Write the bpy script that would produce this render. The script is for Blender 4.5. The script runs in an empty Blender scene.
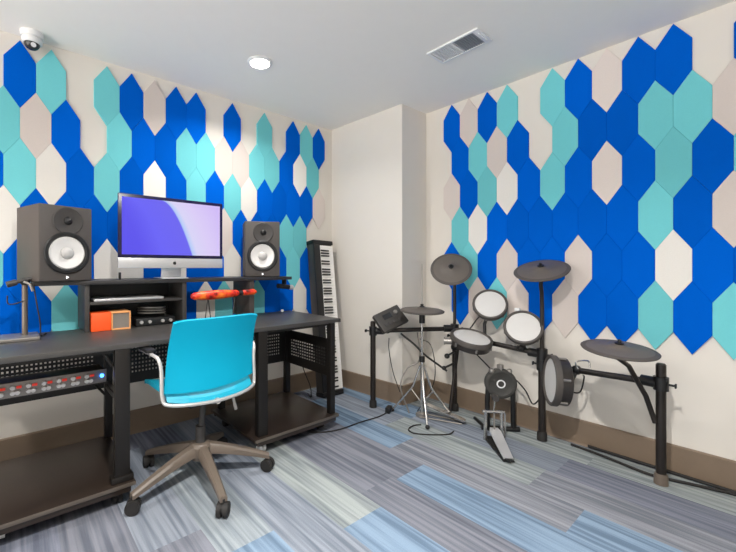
import bpy, bmesh, math, random
from mathutils import Vector, Matrix
random.seed(4)
S = bpy.context.scene
COL = S.collection
V = Vector
PI = math.pi

# ------------------------------------------------------------------ camera
PXF, YAW, PX0, PY0 = 378.48, 0.8898, 316.81, 266.6
CAM = V((-2.9458, -2.9022, 1.18))
cd = bpy.data.cameras.new('camera'); cam = bpy.data.objects.new('camera', cd); COL.objects.link(cam)
cam.location = CAM; cam.rotation_euler = (PI/2, 0, YAW - PI/2)
cd.sensor_width = 36; cd.lens = PXF/736*36
cd.shift_x = (368-PX0)/736; cd.shift_y = -(276-PY0)/736
cd.clip_start = .05
S.camera = cam
S.view_settings.view_transform = 'Standard'; S.view_settings.look = 'None'
S.view_settings.exposure = 0.0; S.view_settings.gamma = 1; S.view_settings.use_curve_mapping = False

# ------------------------------------------------------------------ materials
def lin(h):
    h = h.lstrip('#'); c = [int(h[i:i+2], 16)/255 for i in (0, 2, 4)]
    return tuple((x/12.92 if x <= .04045 else ((x+.055)/1.055)**2.4) for x in c) + (1,)
M = {}
def mat(name, col, rough=.5, metal=0, var=.06, scale=60, bump=0, emit=None, estr=0, spec=.5):
    m = bpy.data.materials.new(name); m.use_nodes = True
    nt = m.node_tree; b = nt.nodes['Principled BSDF']; L = nt.links
    c = lin(col)
    tc = nt.nodes.new('ShaderNodeTexCoord')
    nz = nt.nodes.new('ShaderNodeTexNoise'); nz.inputs['Scale'].default_value = scale; nz.inputs['Detail'].default_value = 3
    L.new(tc.outputs['Object'], nz.inputs['Vector'])
    mx = nt.nodes.new('ShaderNodeMix'); mx.data_type = 'RGBA'
    L.new(nz.outputs['Fac'], mx.inputs['Factor'])
    mx.inputs[6].default_value = tuple(x*(1-var) for x in c[:3])+(1,)
    mx.inputs[7].default_value = tuple(min(1, x*(1+var)) for x in c[:3])+(1,)
    L.new(mx.outputs[2], b.inputs['Base Color'])
    b.inputs['Roughness'].default_value = rough; b.inputs['Metallic'].default_value = metal
    b.inputs['Specular IOR Level'].default_value = spec
    if bump:
        bp = nt.nodes.new('ShaderNodeBump'); bp.inputs['Strength'].default_value = bump; bp.inputs['Distance'].default_value = .002
        L.new(nz.outputs['Fac'], bp.inputs['Height']); L.new(bp.outputs['Normal'], b.inputs['Normal'])
    if emit:
        b.inputs['Emission Color'].default_value = lin(emit); b.inputs['Emission Strength'].default_value = estr
    M[name] = m; return m

mat('wall_paint', '#E0DAD1', .75, var=.015, scale=9, bump=.03, spec=.2)
mat('ceiling_paint', '#F5F1EA', .85, var=.012, scale=14, bump=.04, spec=.1)
mat('baseboard_vinyl', '#7E6D5C', .5, var=.05, scale=30)
mat('felt_blue', '#005CC8', .9, var=.05, scale=180, bump=.12, spec=.03)
mat('felt_teal', '#72C8CE', .9, var=.05, scale=180, bump=.12, spec=.03)
mat('felt_grey', '#D8CDC6', .9, var=.05, scale=180, bump=.12, spec=.03)
mat('felt_white', '#EAE6DF', .9, var=.04, scale=180, bump=.12, spec=.03)
mat('desk_black', '#2B2A2B', .38, var=.12, scale=40)
mat('desk_top', '#3D3B39', .42, var=.12, scale=50)
mat('desk_metal', '#1D1A18', .42, .3, var=.1, scale=40)
mat('desk_board', '#2E2621', .28, var=.12, scale=25)
mat('black_plastic', '#141415', .45, var=.1)
mat('black_rubber', '#211F1E', .7, var=.12)
mat('dark_grey', '#3B3836', .5, var=.1)
mat('speaker_vinyl', '#4B4440', .55, var=.1, scale=220, bump=.1)
mat('speaker_front', '#4A4542', .5, var=.06, scale=200)
mat('cone_white', '#DCDAD7', .45, var=.03)
mat('cone_grey', '#B9B7B5', .4, var=.03)
mat('aluminium', '#CBCBCC', .35, .55, var=.03, scale=90)
mat('chrome', '#C9C7C4', .2, .9, var=.03)
mat('steel', '#938F8A', .35, .6, var=.05)
mat('white_plastic', '#E9E9E8', .4, var=.02)
mat('bezel', '#15103A', .25, var=.05)
mat('chair_teal', '#009ABA', .5, spec=.2, var=.02, scale=15)
mat('chair_seat_teal', '#10A0BC', .5, var=.03, scale=120)
mat('chair_taupe', '#665B51', .45, var=.05)
mat('chair_frame', '#BEBCB9', .3, .4, var=.03)
mat('orange', '#FF5A1E', .5, var=.04)
mat('orange_trim', '#E8A468', .5, var=.05)
mat('mesh_grey', '#7E776F', .7, var=.35, scale=400)
mat('cymbal_rubber', '#5E5751', .55, var=.08, scale=90, bump=.08)
mat('cymbal_edge', '#4C4641', .6, var=.08)
mat('drum_mesh', '#CFCDCA', .6, var=.02, scale=300)
mat('drum_hoop', '#4A4541', .55, var=.08)
mat('drum_shell', '#34302E', .35, .2, var=.1)
mat('rack_tube', '#2F2A27', .38, .4, var=.1)
mat('kick_pad', '#3B3A37', .6, var=.08)
mat('key_white', '#F0EEEA', .3, var=.02)
mat('key_black', '#151515', .3, var=.05)
mat('keyboard_body', '#3A3734', .45, var=.08)
mat('dome_dark', '#2A2A2C', .12, var=.05)
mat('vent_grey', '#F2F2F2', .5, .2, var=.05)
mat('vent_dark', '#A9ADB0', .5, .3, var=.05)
mat('lens_glow', '#FFFFFF', .5, emit='#FFF7EC', estr=25)
mat('led_blue', '#3C86FF', .4, emit='#2F7BFF', estr=12)
mat('led_white', '#FFFFFF', .4, emit='#FFFFFF', estr=2)
mat('red_button', '#C23326', .4, var=.05, emit='#D83020', estr=.4)
mat('knob_silver', '#D2CECA', .3, .5, var=.03)
mat('rack_face', '#857E79', .35, .4, var=.05)
mat('rack_top', '#6E655C', .3, .5, var=.05)

for k in ('felt_blue', 'felt_teal', 'felt_grey', 'felt_white'):      # nap direction differs a little from panel to panel
    nt = M[k].node_tree; b = nt.nodes['Principled BSDF']; src = b.inputs['Base Color'].links[0].from_socket
    oi = nt.nodes.new('ShaderNodeObjectInfo'); mr = nt.nodes.new('ShaderNodeMapRange'); mr.inputs['To Min'].default_value = .9; mr.inputs['To Max'].default_value = 1.1
    nt.links.new(oi.outputs['Random'], mr.inputs['Value'])
    vm = nt.nodes.new('ShaderNodeVectorMath'); vm.operation = 'SCALE'; nt.links.new(src, vm.inputs[0]); nt.links.new(mr.outputs[0], vm.inputs['Scale'])
    nt.links.new(vm.outputs[0], b.inputs['Base Color'])

def nodes_of(m):
    return m.node_tree.nodes, m.node_tree.links, m.node_tree.nodes['Principled BSDF']

def math_node(nt, op, a, b=None):
    n = nt.nodes.new('ShaderNodeMath'); n.operation = op
    for i, v in enumerate((a, b)):
        if v is None: continue
        if isinstance(v, (int, float)): n.inputs[i].default_value = v
        else: nt.links.new(v, n.inputs[i])
    return n.outputs[0]

# carpet: long planks laid along the drum wall, each with its own tone, fine ribs along its length
m = mat('carpet', '#7E8796', .95, spec=.05); nt = m.node_tree; N, L, B = nodes_of(m)
tc = N.new('ShaderNodeTexCoord'); sp = N.new('ShaderNodeSeparateXYZ'); L.new(tc.outputs['Object'], sp.inputs[0])
X, Y = sp.outputs[0], sp.outputs[1]
PW = .25
row = math_node(nt, 'FLOOR', math_node(nt, 'DIVIDE', math_node(nt, 'ADD', X, .03), PW))
wn = N.new('ShaderNodeTexWhiteNoise'); wn.noise_dimensions = '1D'; L.new(row, wn.inputs['W'])
yy = math_node(nt, 'FLOOR', math_node(nt, 'ADD', Y, wn.outputs['Value']))
cb = N.new('ShaderNodeCombineXYZ'); L.new(row, cb.inputs[0]); L.new(yy, cb.inputs[1])
wn2 = N.new('ShaderNodeTexWhiteNoise'); wn2.noise_dimensions = '2D'; L.new(cb.outputs[0], wn2.inputs['Vector'])
rp = N.new('ShaderNodeValToRGB'); rp.color_ramp.interpolation = 'CONSTANT'
els = [(0, '#72757F'), (.2, '#7E8590'), (.36, '#8E9596'), (.5, '#727683'), (.64, '#768A9F'), (.78, '#82858D'), (.9, '#8D959B')]
rp.color_ramp.elements[0].position = 0; rp.color_ramp.elements[0].color = lin(els[0][1])
rp.color_ramp.elements[1].position = els[1][0]; rp.color_ramp.elements[1].color = lin(els[1][1])
for p, c in els[2:]:
    e = rp.color_ramp.elements.new(p); e.color = lin(c)
L.new(wn2.outputs['Value'], rp.inputs[0])
# ribs: noise stretched along Y, with a per-plank offset
off = math_node(nt, 'MULTIPLY', wn2.outputs['Value'], 37.0)
cb2 = N.new('ShaderNodeCombineXYZ')
L.new(math_node(nt, 'MULTIPLY', X, 42.0), cb2.inputs[0])
L.new(math_node(nt, 'ADD', math_node(nt, 'MULTIPLY', Y, 1.4), off), cb2.inputs[1]); L.new(off, cb2.inputs[2])
nz = N.new('ShaderNodeTexNoise'); nz.inputs['Scale'].default_value = 1; nz.inputs['Detail'].default_value = 2.5; L.new(cb2.outputs[0], nz.inputs['Vector'])
rr = N.new('ShaderNodeValToRGB'); rr.color_ramp.elements[0].position = .36; rr.color_ramp.elements[1].position = .64
rr.color_ramp.elements[0].color = (.66, .68, .71, 1); rr.color_ramp.elements[1].color = (1.24, 1.22, 1.19, 1)
L.new(nz.outputs['Fac'], rr.inputs[0])
fz = N.new('ShaderNodeTexNoise'); fz.inputs['Scale'].default_value = 260; fz.inputs['Detail'].default_value = 2; L.new(tc.outputs['Object'], fz.inputs['Vector'])
mu = N.new('ShaderNodeMix'); mu.data_type = 'RGBA'; mu.blend_type = 'MULTIPLY'; mu.inputs['Factor'].default_value = 1
L.new(rp.outputs[0], mu.inputs[6]); L.new(rr.outputs[0], mu.inputs[7])
fr = N.new('ShaderNodeMapRange'); fr.inputs['To Min'].default_value = .78; fr.inputs['To Max'].default_value = 1.22; L.new(fz.outputs['Fac'], fr.inputs['Value'])
mu2 = N.new('ShaderNodeMix'); mu2.data_type = 'RGBA'; mu2.blend_type = 'MULTIPLY'; mu2.inputs['Factor'].default_value = 1
L.new(mu.outputs[2], mu2.inputs[6]); L.new(fr.outputs[0], mu2.inputs[7])
L.new(mu2.outputs[2], B.inputs['Base Color'])
bp = N.new('ShaderNodeBump'); bp.inputs['Strength'].default_value = .35; bp.inputs['Distance'].default_value = .004
L.new(fz.outputs['Fac'], bp.inputs['Height']); L.new(bp.outputs[0], B.inputs['Normal'])

# monitor picture: violet hill against a pale lilac sky with a light rim
m = mat('screen_picture', '#000000', .25); nt = m.node_tree; N, L, B = nodes_of(m)
tc = N.new('ShaderNodeTexCoord'); sp = N.new('ShaderNodeSeparateXYZ'); L.new(tc.outputs['Generated'], sp.inputs[0])
U = sp.outputs[0]; W = math_node(nt, 'SUBTRACT', 1.0, sp.outputs[2])
bd = math_node(nt, 'ADD', math_node(nt, 'MULTIPLY', math_node(nt, 'POWER', W, .55), .32), .37)
d = math_node(nt, 'SUBTRACT', U, bd)
rp = N.new('ShaderNodeValToRGB'); L.new(math_node(nt, 'ADD', d, .5), rp.inputs[0])
cr = rp.color_ramp; cr.elements[0].position = 0; cr.elements[0].color = lin('#5A50F5'); cr.elements[1].position = 1; cr.elements[1].color = lin('#D8C2FF')
for p, c in [(.2, '#6A64FF'), (.49, '#6D66F8'), (.505, '#B9D2FF'), (.56, '#E0DCFF'), (.7, '#E2D4FF')]:
    e = cr.elements.new(p); e.color = lin(c)
L.new(rp.outputs[0], B.inputs['Emission Color']); B.inputs['Emission Strength'].default_value = .9
for l in list(B.inputs['Base Color'].links): L.remove(l)
B.inputs['Base Color'].default_value = (.005, .005, .01, 1)

# mottled orange / red skin of the slim bar
m = mat('flame_skin', '#C8321C', .4); nt = m.node_tree; N, L, B = nodes_of(m)
tc = N.new('ShaderNodeTexCoord'); nz = N.new('ShaderNodeTexNoise'); nz.inputs['Scale'].default_value = 22; nz.inputs['Detail'].default_value = 4
L.new(tc.outputs['Object'], nz.inputs['Vector'])
rp = N.new('ShaderNodeValToRGB'); cr = rp.color_ramp; cr.elements[0].position = .3; cr.elements[0].color = lin('#4A1208'); cr.elements[1].position = .7; cr.elements[1].color = lin('#FF8A2A')
e = cr.elements.new(.45); e.color = lin('#D8281A'); L.new(nz.outputs['Fac'], rp.inputs[0]); L.new(rp.outputs[0], B.inputs['Base Color'])

# ------------------------------------------------------------------ mesh helpers
def frame_of(axis):
    a = V(axis).normalized()
    t = V((0, 0, 1)) if abs(a.z) < .9 else V((1, 0, 0))
    u = t.cross(a).normalized(); v = a.cross(u).normalized()
    return u, v, a
def spline(pts, k=6, closed=False):
    P = [V(p) for p in pts]; out = []
    n = len(P)
    rng = range(n if closed else n-1)
    for i in rng:
        if closed: p0, p1, p2, p3 = P[i-1], P[i], P[(i+1) % n], P[(i+2) % n]
        else:
            p1, p2 = P[i], P[i+1]; p0 = P[i-1] if i else p1*2-p2; p3 = P[i+2] if i+2 < n else p2*2-p1
        for j in range(k):
            t = j/k
            out.append(.5*((2*p1)+(p2-p0)*t+(2*p0-5*p1+4*p2-p3)*t*t+(3*p1-p0-3*p2+p3)*t**3))
    if not closed: out.append(P[-1])
    return out
class MB:
    def __init__(s): s.bm = bmesh.new()
    def box(s, lo, hi, bev=0, rot=None, pivot=None, seg=2):
        lo = V(lo); hi = V(hi); c = (lo+hi)/2; d = hi-lo
        r = bmesh.ops.create_cube(s.bm, size=1)
        vs = r['verts']
        for v in vs: v.co = V((v.co.x*d.x, v.co.y*d.y, v.co.z*d.z))+c
        if bev:
            es = list({e for v in vs for e in v.link_edges})
            q = bmesh.ops.bevel(s.bm, geom=es, offset=bev, segments=seg, affect='EDGES', profile=.6, clamp_overlap=True)
            vs = list({v for f in q['faces'] for v in f.verts} | {v for v in vs if v.is_valid})
        if rot is not None:
            pv = V(pivot) if pivot is not None else c
            for v in vs: v.co = rot @ (v.co-pv)+pv
        return vs
    def tube(s, pts, r, n=10, closed=False, radii=None):
        P = [V(p) for p in pts]; m = len(P); rings = []
        u = None
        for i in range(m):
            if closed: t = (P[(i+1) % m]-P[i-1])
            else: t = P[min(i+1, m-1)]-P[max(i-1, 0)]
            t.normalize()
            if u is None: u, v, _ = frame_of(t)
            else:
                u = u-t*u.dot(t)
                if u.length < 1e-6: u, v, _ = frame_of(t)
                u.normalize()
            v = t.cross(u)
            rr = radii[i] if radii else r
            rings.append([s.bm.verts.new(P[i]+(u*math.cos(2*PI*k/n)+v*math.sin(2*PI*k/n))*rr) for k in range(n)])
        for i in range(m if closed else m-1):
            A, Bq = rings[i], rings[(i+1) % m]
            for k in range(n): s.bm.faces.new((A[k], A[(k+1) % n], Bq[(k+1) % n], Bq[k]))
        if not closed:
            s.bm.faces.new(rings[0][::-1]); s.bm.faces.new(rings[-1])
    def cyl(s, p0, p1, r, r1=None, n=20):
        s.tube([p0, p1], r, n, radii=[r, r if r1 is None else r1])
    def lathe(s, prof, o, axis=(0, 0, 1), n=36):
        u, v, a = frame_of(axis); o = V(o); rings = []
        for r, z in prof:
            if r < 1e-6: rings.append([s.bm.verts.new(o+a*z)])
            else: rings.append([s.bm.verts.new(o+a*z+(u*math.cos(2*PI*k/n)+v*math.sin(2*PI*k/n))*r) for k in range(n)])
        for A, Bq in zip(rings, rings[1:]):
            for k in range(n):
                k2 = (k+1) % n
                if len(A) == 1 and len(Bq) == 1: continue
                if len(A) == 1: s.bm.faces.new((A[0], Bq[k2], Bq[k]))
                elif len(Bq) == 1: s.bm.faces.new((A[k], A[k2], Bq[0]))
                else: s.bm.faces.new((A[k], A[k2], Bq[k2], Bq[k]))
        if len(rings[0]) > 1 and len(rings[-1]) > 1:        # open profile: close it into a ring
            for k in range(n): s.bm.faces.new((rings[-1][k], rings[-1][(k+1) % n], rings[0][(k+1) % n], rings[0][k]))
        elif len(rings[0]) > 1: s.bm.faces.new(rings[0][::-1])
        elif len(rings[-1]) > 1: s.bm.faces.new(rings[-1])
    def sphere(s, c, r, sc=(1, 1, 1)):
        q = bmesh.ops.create_uvsphere(s.bm, u_segments=20, v_segments=12, radius=r)
        for v in q['verts']: v.co = V((v.co.x*sc[0], v.co.y*sc[1], v.co.z*sc[2]))+V(c)
    def prism(s, pts, o, u, v, th):
        u = V(u); v = V(v); w = u.cross(v).normalized(); o = V(o)
        A = [s.bm.verts.new(o+u*p[0]+v*p[1]) for p in pts]; Bq = [s.bm.verts.new(o+u*p[0]+v*p[1]+w*th) for p in pts]
        n = len(pts)
        s.bm.faces.new(A[::-1]); s.bm.faces.new(Bq)
        for k in range(n): s.bm.faces.new((A[k], A[(k+1) % n], Bq[(k+1) % n], Bq[k]))
    def slab(s, f, nu, nv, th):
        """curved sheet f(u,v)->(point), given thickness th along its normal"""
        P = [[V(f(i/nu, j/nv)) for j in range(nv+1)] for i in range(nu+1)]
        def nrm(i, j):
            a = P[min(i+1, nu)][j]-P[max(i-1, 0)][j]; b = P[i][min(j+1, nv)]-P[i][max(j-1, 0)]
            return a.cross(b).normalized()
        A = [[s.bm.verts.new(P[i][j]) for j in range(nv+1)] for i in range(nu+1)]
        Bq = [[s.bm.verts.new(P[i][j]+nrm(i, j)*th) for j in range(nv+1)] for i in range(nu+1)]
        for i in range(nu):
            for j in range(nv):
                s.bm.faces.new((A[i][j], A[i][j+1], A[i+1][j+1], A[i+1][j])); s.bm.faces.new((Bq[i][j], Bq[i+1][j], Bq[i+1][j+1], Bq[i][j+1]))
        for i in range(nu):
            s.bm.faces.new((A[i][0], A[i+1][0], Bq[i+1][0], Bq[i][0])); s.bm.faces.new((A[i][nv], Bq[i][nv], Bq[i+1][nv], A[i+1][nv]))
        for j in range(nv):
            s.bm.faces.new((A[0][j], Bq[0][j], Bq[0][j+1], A[0][j+1])); s.bm.faces.new((A[nu][j], A[nu][j+1], Bq[nu][j+1], Bq[nu][j]))
    def plate(s, o, u, v, W, H, bu, bv, pu, pv, hu, hv, th):
        """perforated plate: W x H, borders bu, bv, hole pitch pu x pv, hole size hu x hv"""
        o = V(o); u = V(u); v = V(v); w = u.cross(v)
        def cuts(W, b, p, h):
            n = int((W-2*b)//p); st = (W-n*p)/2; xs = [0]; hole = [False]
            for i in range(n):
                a = st+i*p+(p-h)/2; xs += [a, a+h]; hole += [True, False]
            return xs+[W], hole
        xs, hx = cuts(W, bu, pu, hu); ys, hy = cuts(H, bv, pv, hv)
        G0 = [[s.bm.verts.new(o+u*x+v*y) for y in ys] for x in xs]; G1 = [[s.bm.verts.new(o+u*x+v*y+w*th) for y in ys] for x in xs]
        nx, ny = len(xs)-1, len(ys)-1
        # segments 0..n-1; segment i is a hole column when i is odd
        solid = lambda i, j: 0 <= i < nx and 0 <= j < ny and not (i % 2 == 1 and j % 2 == 1)
        for i in range(nx):
            for j in range(ny):
                if not solid(i, j): continue
                s.bm.faces.new((G0[i][j], G0[i][j+1], G0[i+1][j+1], G0[i+1][j])); s.bm.faces.new((G1[i][j], G1[i+1][j], G1[i+1][j+1], G1[i][j+1]))
                if not solid(i-1, j): s.bm.faces.new((G0[i][j], G1[i][j], G1[i][j+1], G0[i][j+1]))
                if not solid(i+1, j): s.bm.faces.new((G0[i+1][j], G0[i+1][j+1], G1[i+1][j+1], G1[i+1][j]))
                if not solid(i, j-1): s.bm.faces.new((G0[i][j], G0[i+1][j], G1[i+1][j], G1[i][j]))
                if not solid(i, j+1): s.bm.faces.new((G0[i][j+1], G1[i][j+1], G1[i+1][j+1], G0[i+1][j+1]))
    def build(s, name, material, parent=None, base=None, flat=False):
        bmesh.ops.recalc_face_normals(s.bm, faces=s.bm.faces)
        me = bpy.data.meshes.new(name)
        if parent is not None: org = wloc(parent)
        elif base is not None: org = V(base)
        else:
            cs = [v.co for v in s.bm.verts]
            org = V(((min(c.x for c in cs)+max(c.x for c in cs))/2, (min(c.y for c in cs)+max(c.y for c in cs))/2, min(c.z for c in cs)))
        for v in s.bm.verts: v.co -= org
        s.bm.to_mesh(me); s.bm.free()
        me.materials.append(M[material] if isinstance(material, str) else material)
        if not flat:
            for p in me.polygons: p.use_smooth = True
            me.set_sharp_from_angle(angle=math.radians(38))
        o = bpy.data.objects.new(name, me); COL.objects.link(o)
        if parent is not None: o.parent = parent
        else: o.location = org
        return o
def wloc(o):
    l = V(o.location)
    while o.parent: o = o.parent; l += V(o.location)
    return l
def tag(o, label, cat, group=None):
    o['label'] = label; o['category'] = cat
    if group: o['group'] = group
    return o
def thing(name, loc, label, cat, group=None):
    o = bpy.data.objects.new(name, None); o.empty_display_size = .05; COL.objects.link(o); o.location = loc
    return tag(o, label, cat, group)
def struct(o): o['kind'] = 'structure'; return o
def part(name, mtl, parent, fn, label=None):
    mb = MB(); fn(mb); o = mb.build(name, mtl, parent)
    if label: o['label'] = label
    return o

# ------------------------------------------------------------------ room shell
CH = 2.57
BX, BY = -5.6, -5.4          # the room carries on behind the camera
CX0, CX1, CY = -.40, -.345, -.85   # boxed-out corner
def sbox(name, mtl, lo, hi, bev=0):
    mb = MB(); mb.box(lo, hi, bev); return struct(mb.build(name, mtl, flat=True))
mb = MB(); mb.box((BX-.1, BY-.1, -.1), (.1, .1, 0)); fl = mb.build('floor', 'carpet', base=(0, 0, 0), flat=True); struct(fl)
sbox('ceiling', 'ceiling_paint', (BX-.1, BY-.1, CH), (.1, .1, CH+.1))
sbox('wall_left', 'wall_paint', (BX-.1, 0, 0), (.1, .1, CH))
sbox('wall_right', 'wall_paint', (0, BY-.1, 0), (.1, 0, CH))
sbox('wall_near', 'wall_paint', (BX-.1, BY-.1, 0), (0, BY, CH))
mb = MB(); mb.prism([(CX0, 0), (CX1, CY), (0, CY), (0, 0)], (0, 0, 0), (1, 0, 0), (0, 1, 0), CH); struct(mb.build('wall_corner', 'wall_paint', flat=True))
BH, BT = .165, .014
def bboard(name, p, q):
    p = V(p); q = V(q); t = (q-p).normalized(); n = V((-t.y, t.x, 0))
    mb = MB(); prof = [(0, 0), (BT+.004, 0), (BT, .012), (BT, BH-.006), (BT-.006, BH), (0, BH)]
    A = [mb.bm.verts.new(p+n*a+V((0, 0, z))) for a, z in prof]; Bq = [mb.bm.verts.new(q+n*a+V((0, 0, z))) for a, z in prof]
    for k in range(len(prof)): mb.bm.faces.new((A[k], A[(k+1) % 6], Bq[(k+1) % 6], Bq[k]))
    mb.bm.faces.new(A); mb.bm.faces.new(Bq); return struct(mb.build(name, 'baseboard_vinyl', flat=True))
bboard('baseboard_left', (CX0, 0, 0), (BX, 0, 0))
bboard('baseboard_corner', (CX1, CY, 0), (CX0, 0, 0))
bboard('baseboard_alcove', (0, CY, 0), (CX1, CY, 0))
bboard('baseboard_right', (0, BY, 0), (0, CY, 0))

# ------------------------------------------------------------------ hexagonal felt panels
PWd, PH, PIT = .1548, .4074, .2929
TIP = PH-PIT
TH = .013
def hex_mesh(name, mtl):
    g = .0003; w = PWd/2-g; h = PH/2-g; s = PIT/2-TIP/2
    bm = bmesh.new()
    def ring(k, y):
        return [bm.verts.new((x*(1-k/w), y, z*(1-k/h))) for x, z in [(0, h), (w, s), (w, -s), (0, -h), (-w, -s), (-w, s)]]
    R = [ring(0, .0005), ring(0, -TH+.0014), ring(.0014, -TH)]
    for A, Bq in zip(R, R[1:]):
        for k in range(6): bm.faces.new((A[k], A[(k+1) % 6], Bq[(k+1) % 6], Bq[k]))
    bm.faces.new(R[0]); bm.faces.new(R[-1])
    bmesh.ops.recalc_face_normals(bm, faces=bm.faces)
    me = bpy.data.meshes.new(name); bm.to_mesh(me); bm.free(); me.materials.append(M[mtl]); return me
HEX = {'b': hex_mesh('blue_panel', 'felt_blue'), 't': hex_mesh('teal_panel', 'felt_teal'), 'g': hex_mesh('grey_panel', 'felt_grey'), 'w': hex_mesh('white_panel', 'felt_white')}
CN = {'b': 'blue', 't': 'teal', 'g': 'beige', 'w': 'white'}
ORD = ['first', 'second', 'third', 'fourth', 'fifth', 'sixth', 'seventh', 'eighth', 'ninth', 'tenth', 'eleventh', 'twelfth', 'thirteenth']
ROWN = ['top row', 'second row down', 'third row down', 'fourth row down', 'fifth row down', 'bottom row']
# one string per row, '.' where the wall is bare; odd rows sit half a panel to the right
LEFT = [(-1, '.bt.tbgbb.b.t.btb'),       # starts at column -1
        (-.5, 'tgb.tbbttggttbwt'),
        (-1, 'btwbtbwbtbtwbbbbg'),
        (-.5, 'wbbbbbbbbgbbbtt.'),
        (-1, 'tbwbwwbwbbwbbbtb.'),
        (-.5, 'bbtbbwtbwtbtbbwb')]
RIGHT = [(0, 'bgbt.tbgbb.b'),
         (.5, 'btgb.tbbttg'),
         (0, 'gbtwbtbgbtbt'),
         (.5, 'twbbbbbbtbg'),
         (0, 'btbgbbgbbwbb'),
         (.5, 'bgtgbgbbtbt')]
def panels(rows, wall, place, rz, skip=()):
    for r, (c0, st) in enumerate(rows):
        cov = skip.get(r, {}) if skip else {}
        tot = {c: sum(1 for i, q in enumerate(st) if q == c and i not in cov) for c in 'btgw'}; seen = {c: 0 for c in 'btgw'}
        for i, ch in enumerate(st):
            if ch == '.': continue
            seen[ch] += i not in cov
            o = bpy.data.objects.new('hexagonal_panel', HEX[ch]); COL.objects.link(o)
            o.location = place(c0+i, r); o.rotation_euler = (0, 0, rz)
            n = CN[ch]
            if i in cov: lab = f'{n} hexagonal felt panel on the {wall}, covered by the {cov[i]}'
            elif tot[ch] == 1: lab = f'the only {n} hexagonal felt panel in the {ROWN[r]} on the {wall}'
            else: lab = f'{n} hexagonal felt panel on the {wall}, {ORD[seen[ch]-1]} {n} from left, {ROWN[r]}'
            tag(o, lab, 'wall panel', f'hexagonal felt panels on the {wall}')
ZL, ZR, E0, D0 = 2.541, 2.564, .5775, 1.112
SCR, CUB = 'computer screen', 'cubby of the desk riser'
panels(LEFT, 'desk wall', lambda c, r: (-(E0+PWd*(15-c)), 0, ZL-PH/2-PIT*r), 0, {3: {5: SCR, 6: SCR, 7: SCR, 8: SCR}, 4: {11: 'loudspeaker right of the computer'}, 5: {3: CUB, 4: CUB, 5: CUB, 6: CUB, 15: 'stage piano'}})
panels(RIGHT, 'drum wall', lambda c, r: (0, -(D0+PWd*c), ZR-PH/2-PIT*r), -PI/2)

# ------------------------------------------------------------------ ceiling fittings
def downlight(x, y, label, power):
    t = thing('ceiling_downlight', (x, y, CH), label, 'ceiling light', 'round ceiling downlights')
    part('trim_ring', 'white_plastic', t, lambda b: b.lathe([(.062, -.001), (.082, -.001), (.084, -.006), (.078, -.012), (.066, -.014), (.062, -.008)], (x, y, CH)))
    part('lens', 'lens_glow', t, lambda b: b.lathe([(0, -.0095), (.05, -.0095), (.0615, -.007), (.0615, -.001), (0, -.001)], (x, y, CH)))
    ld = bpy.data.lights.new('downlight', 'AREA'); ld.shape = 'DISK'; ld.size = .115; ld.energy = power; ld.spread = math.radians(146); ld.color = (1, .97, .93)
    lo = bpy.data.objects.new('downlight', ld); COL.objects.link(lo); lo.location = (x, y, CH-.018)
    return t
downlight(-1.627, -.661, 'lit round white downlight in the ceiling above the desk', 15)
for x, y, w, e in [(-2.6, -2.6, 'in the middle of the room', 80), (-4.1, -.9, 'added unseen over the far left of the desk wall', 18), (-4.2, -3.2, 'added unseen at the back of the room', 30)]:  # last two are out of view, added to brighten the room
    downlight(x, y, f'lit round downlight in the ceiling {w}', e)

# air vent: frame with two louvred grilles
t = thing('ceiling_vent', (-.75, -1.61, CH), 'white rectangular air vent with two louvred grilles in the ceiling', 'air vent')
vx0, vx1, vy0, vy1 = -.842, -.658, -1.785, -1.44
def vframe(b):
    z0, z1 = CH-.012, CH-.0005
    w = .016
    for lo, hi in [((vx0, vy0), (vx0+w, vy1)), ((vx1-w, vy0), (vx1, vy1)), ((vx0+w, vy0), (vx1-w, vy0+.04)), ((vx0+w, vy1-w), (vx1-w, vy1)), ((vx0+w, -1.612), (vx1-w, -1.6))]:
        b.box(lo+(z0,), hi+(z1,), .002)
part('vent_frame', 'white_plastic', t, vframe)
def louvres(y0, y1):
    def f(b):
        n = 9
        for i in range(n):
            y = y0+(y1-y0)*(i+.5)/n
            b.box((vx0+.018, y-.007, CH-.010), (vx1-.018, y+.004, CH-.008), rot=Matrix.Rotation(.5, 3, 'X'))
        b.box((vx0+.017, y0, CH-.003), (vx1-.017, y1, CH-.001))
    return f
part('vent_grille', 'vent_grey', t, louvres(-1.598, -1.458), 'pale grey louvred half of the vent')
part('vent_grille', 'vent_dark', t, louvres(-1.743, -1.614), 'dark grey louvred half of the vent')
part('damper_lever', 'white_plastic', t, lambda b: (b.box((-.80, -1.772, CH-.02), (-.70, -1.764, CH-.012), .002),))

# dome camera
cx, cy = -2.845, -.085
t = thing('security_camera', (cx, cy, CH), 'small white dome security camera on the ceiling above the left loudspeaker', 'security camera')
part('mount', 'white_plastic', t, lambda b: b.lathe([(.0, 0), (.058, 0), (.058, -.02), (.054, -.03), (.0, -.03)], (cx, cy, CH-.0005)))
part('housing', 'white_plastic', t, lambda b: b.lathe([(.046, -.03), (.052, -.042), (.051, -.058), (.044, -.066), (.038, -.066)], (cx, cy, CH)))
eye = part('dome', 'dome_dark', t, lambda b: b.sphere((cx, cy, CH-.062), .04))
dr = (CAM-V((cx, cy, CH-.062))).normalized(); dr = V((dr.x+.2, dr.y, -.55)).normalized()
part('camera_lens', 'vent_grey', t, lambda b: b.cyl(V((cx, cy, CH-.062))+dr*.034, V((cx, cy, CH-.062))+dr*.043, .013))

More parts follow.
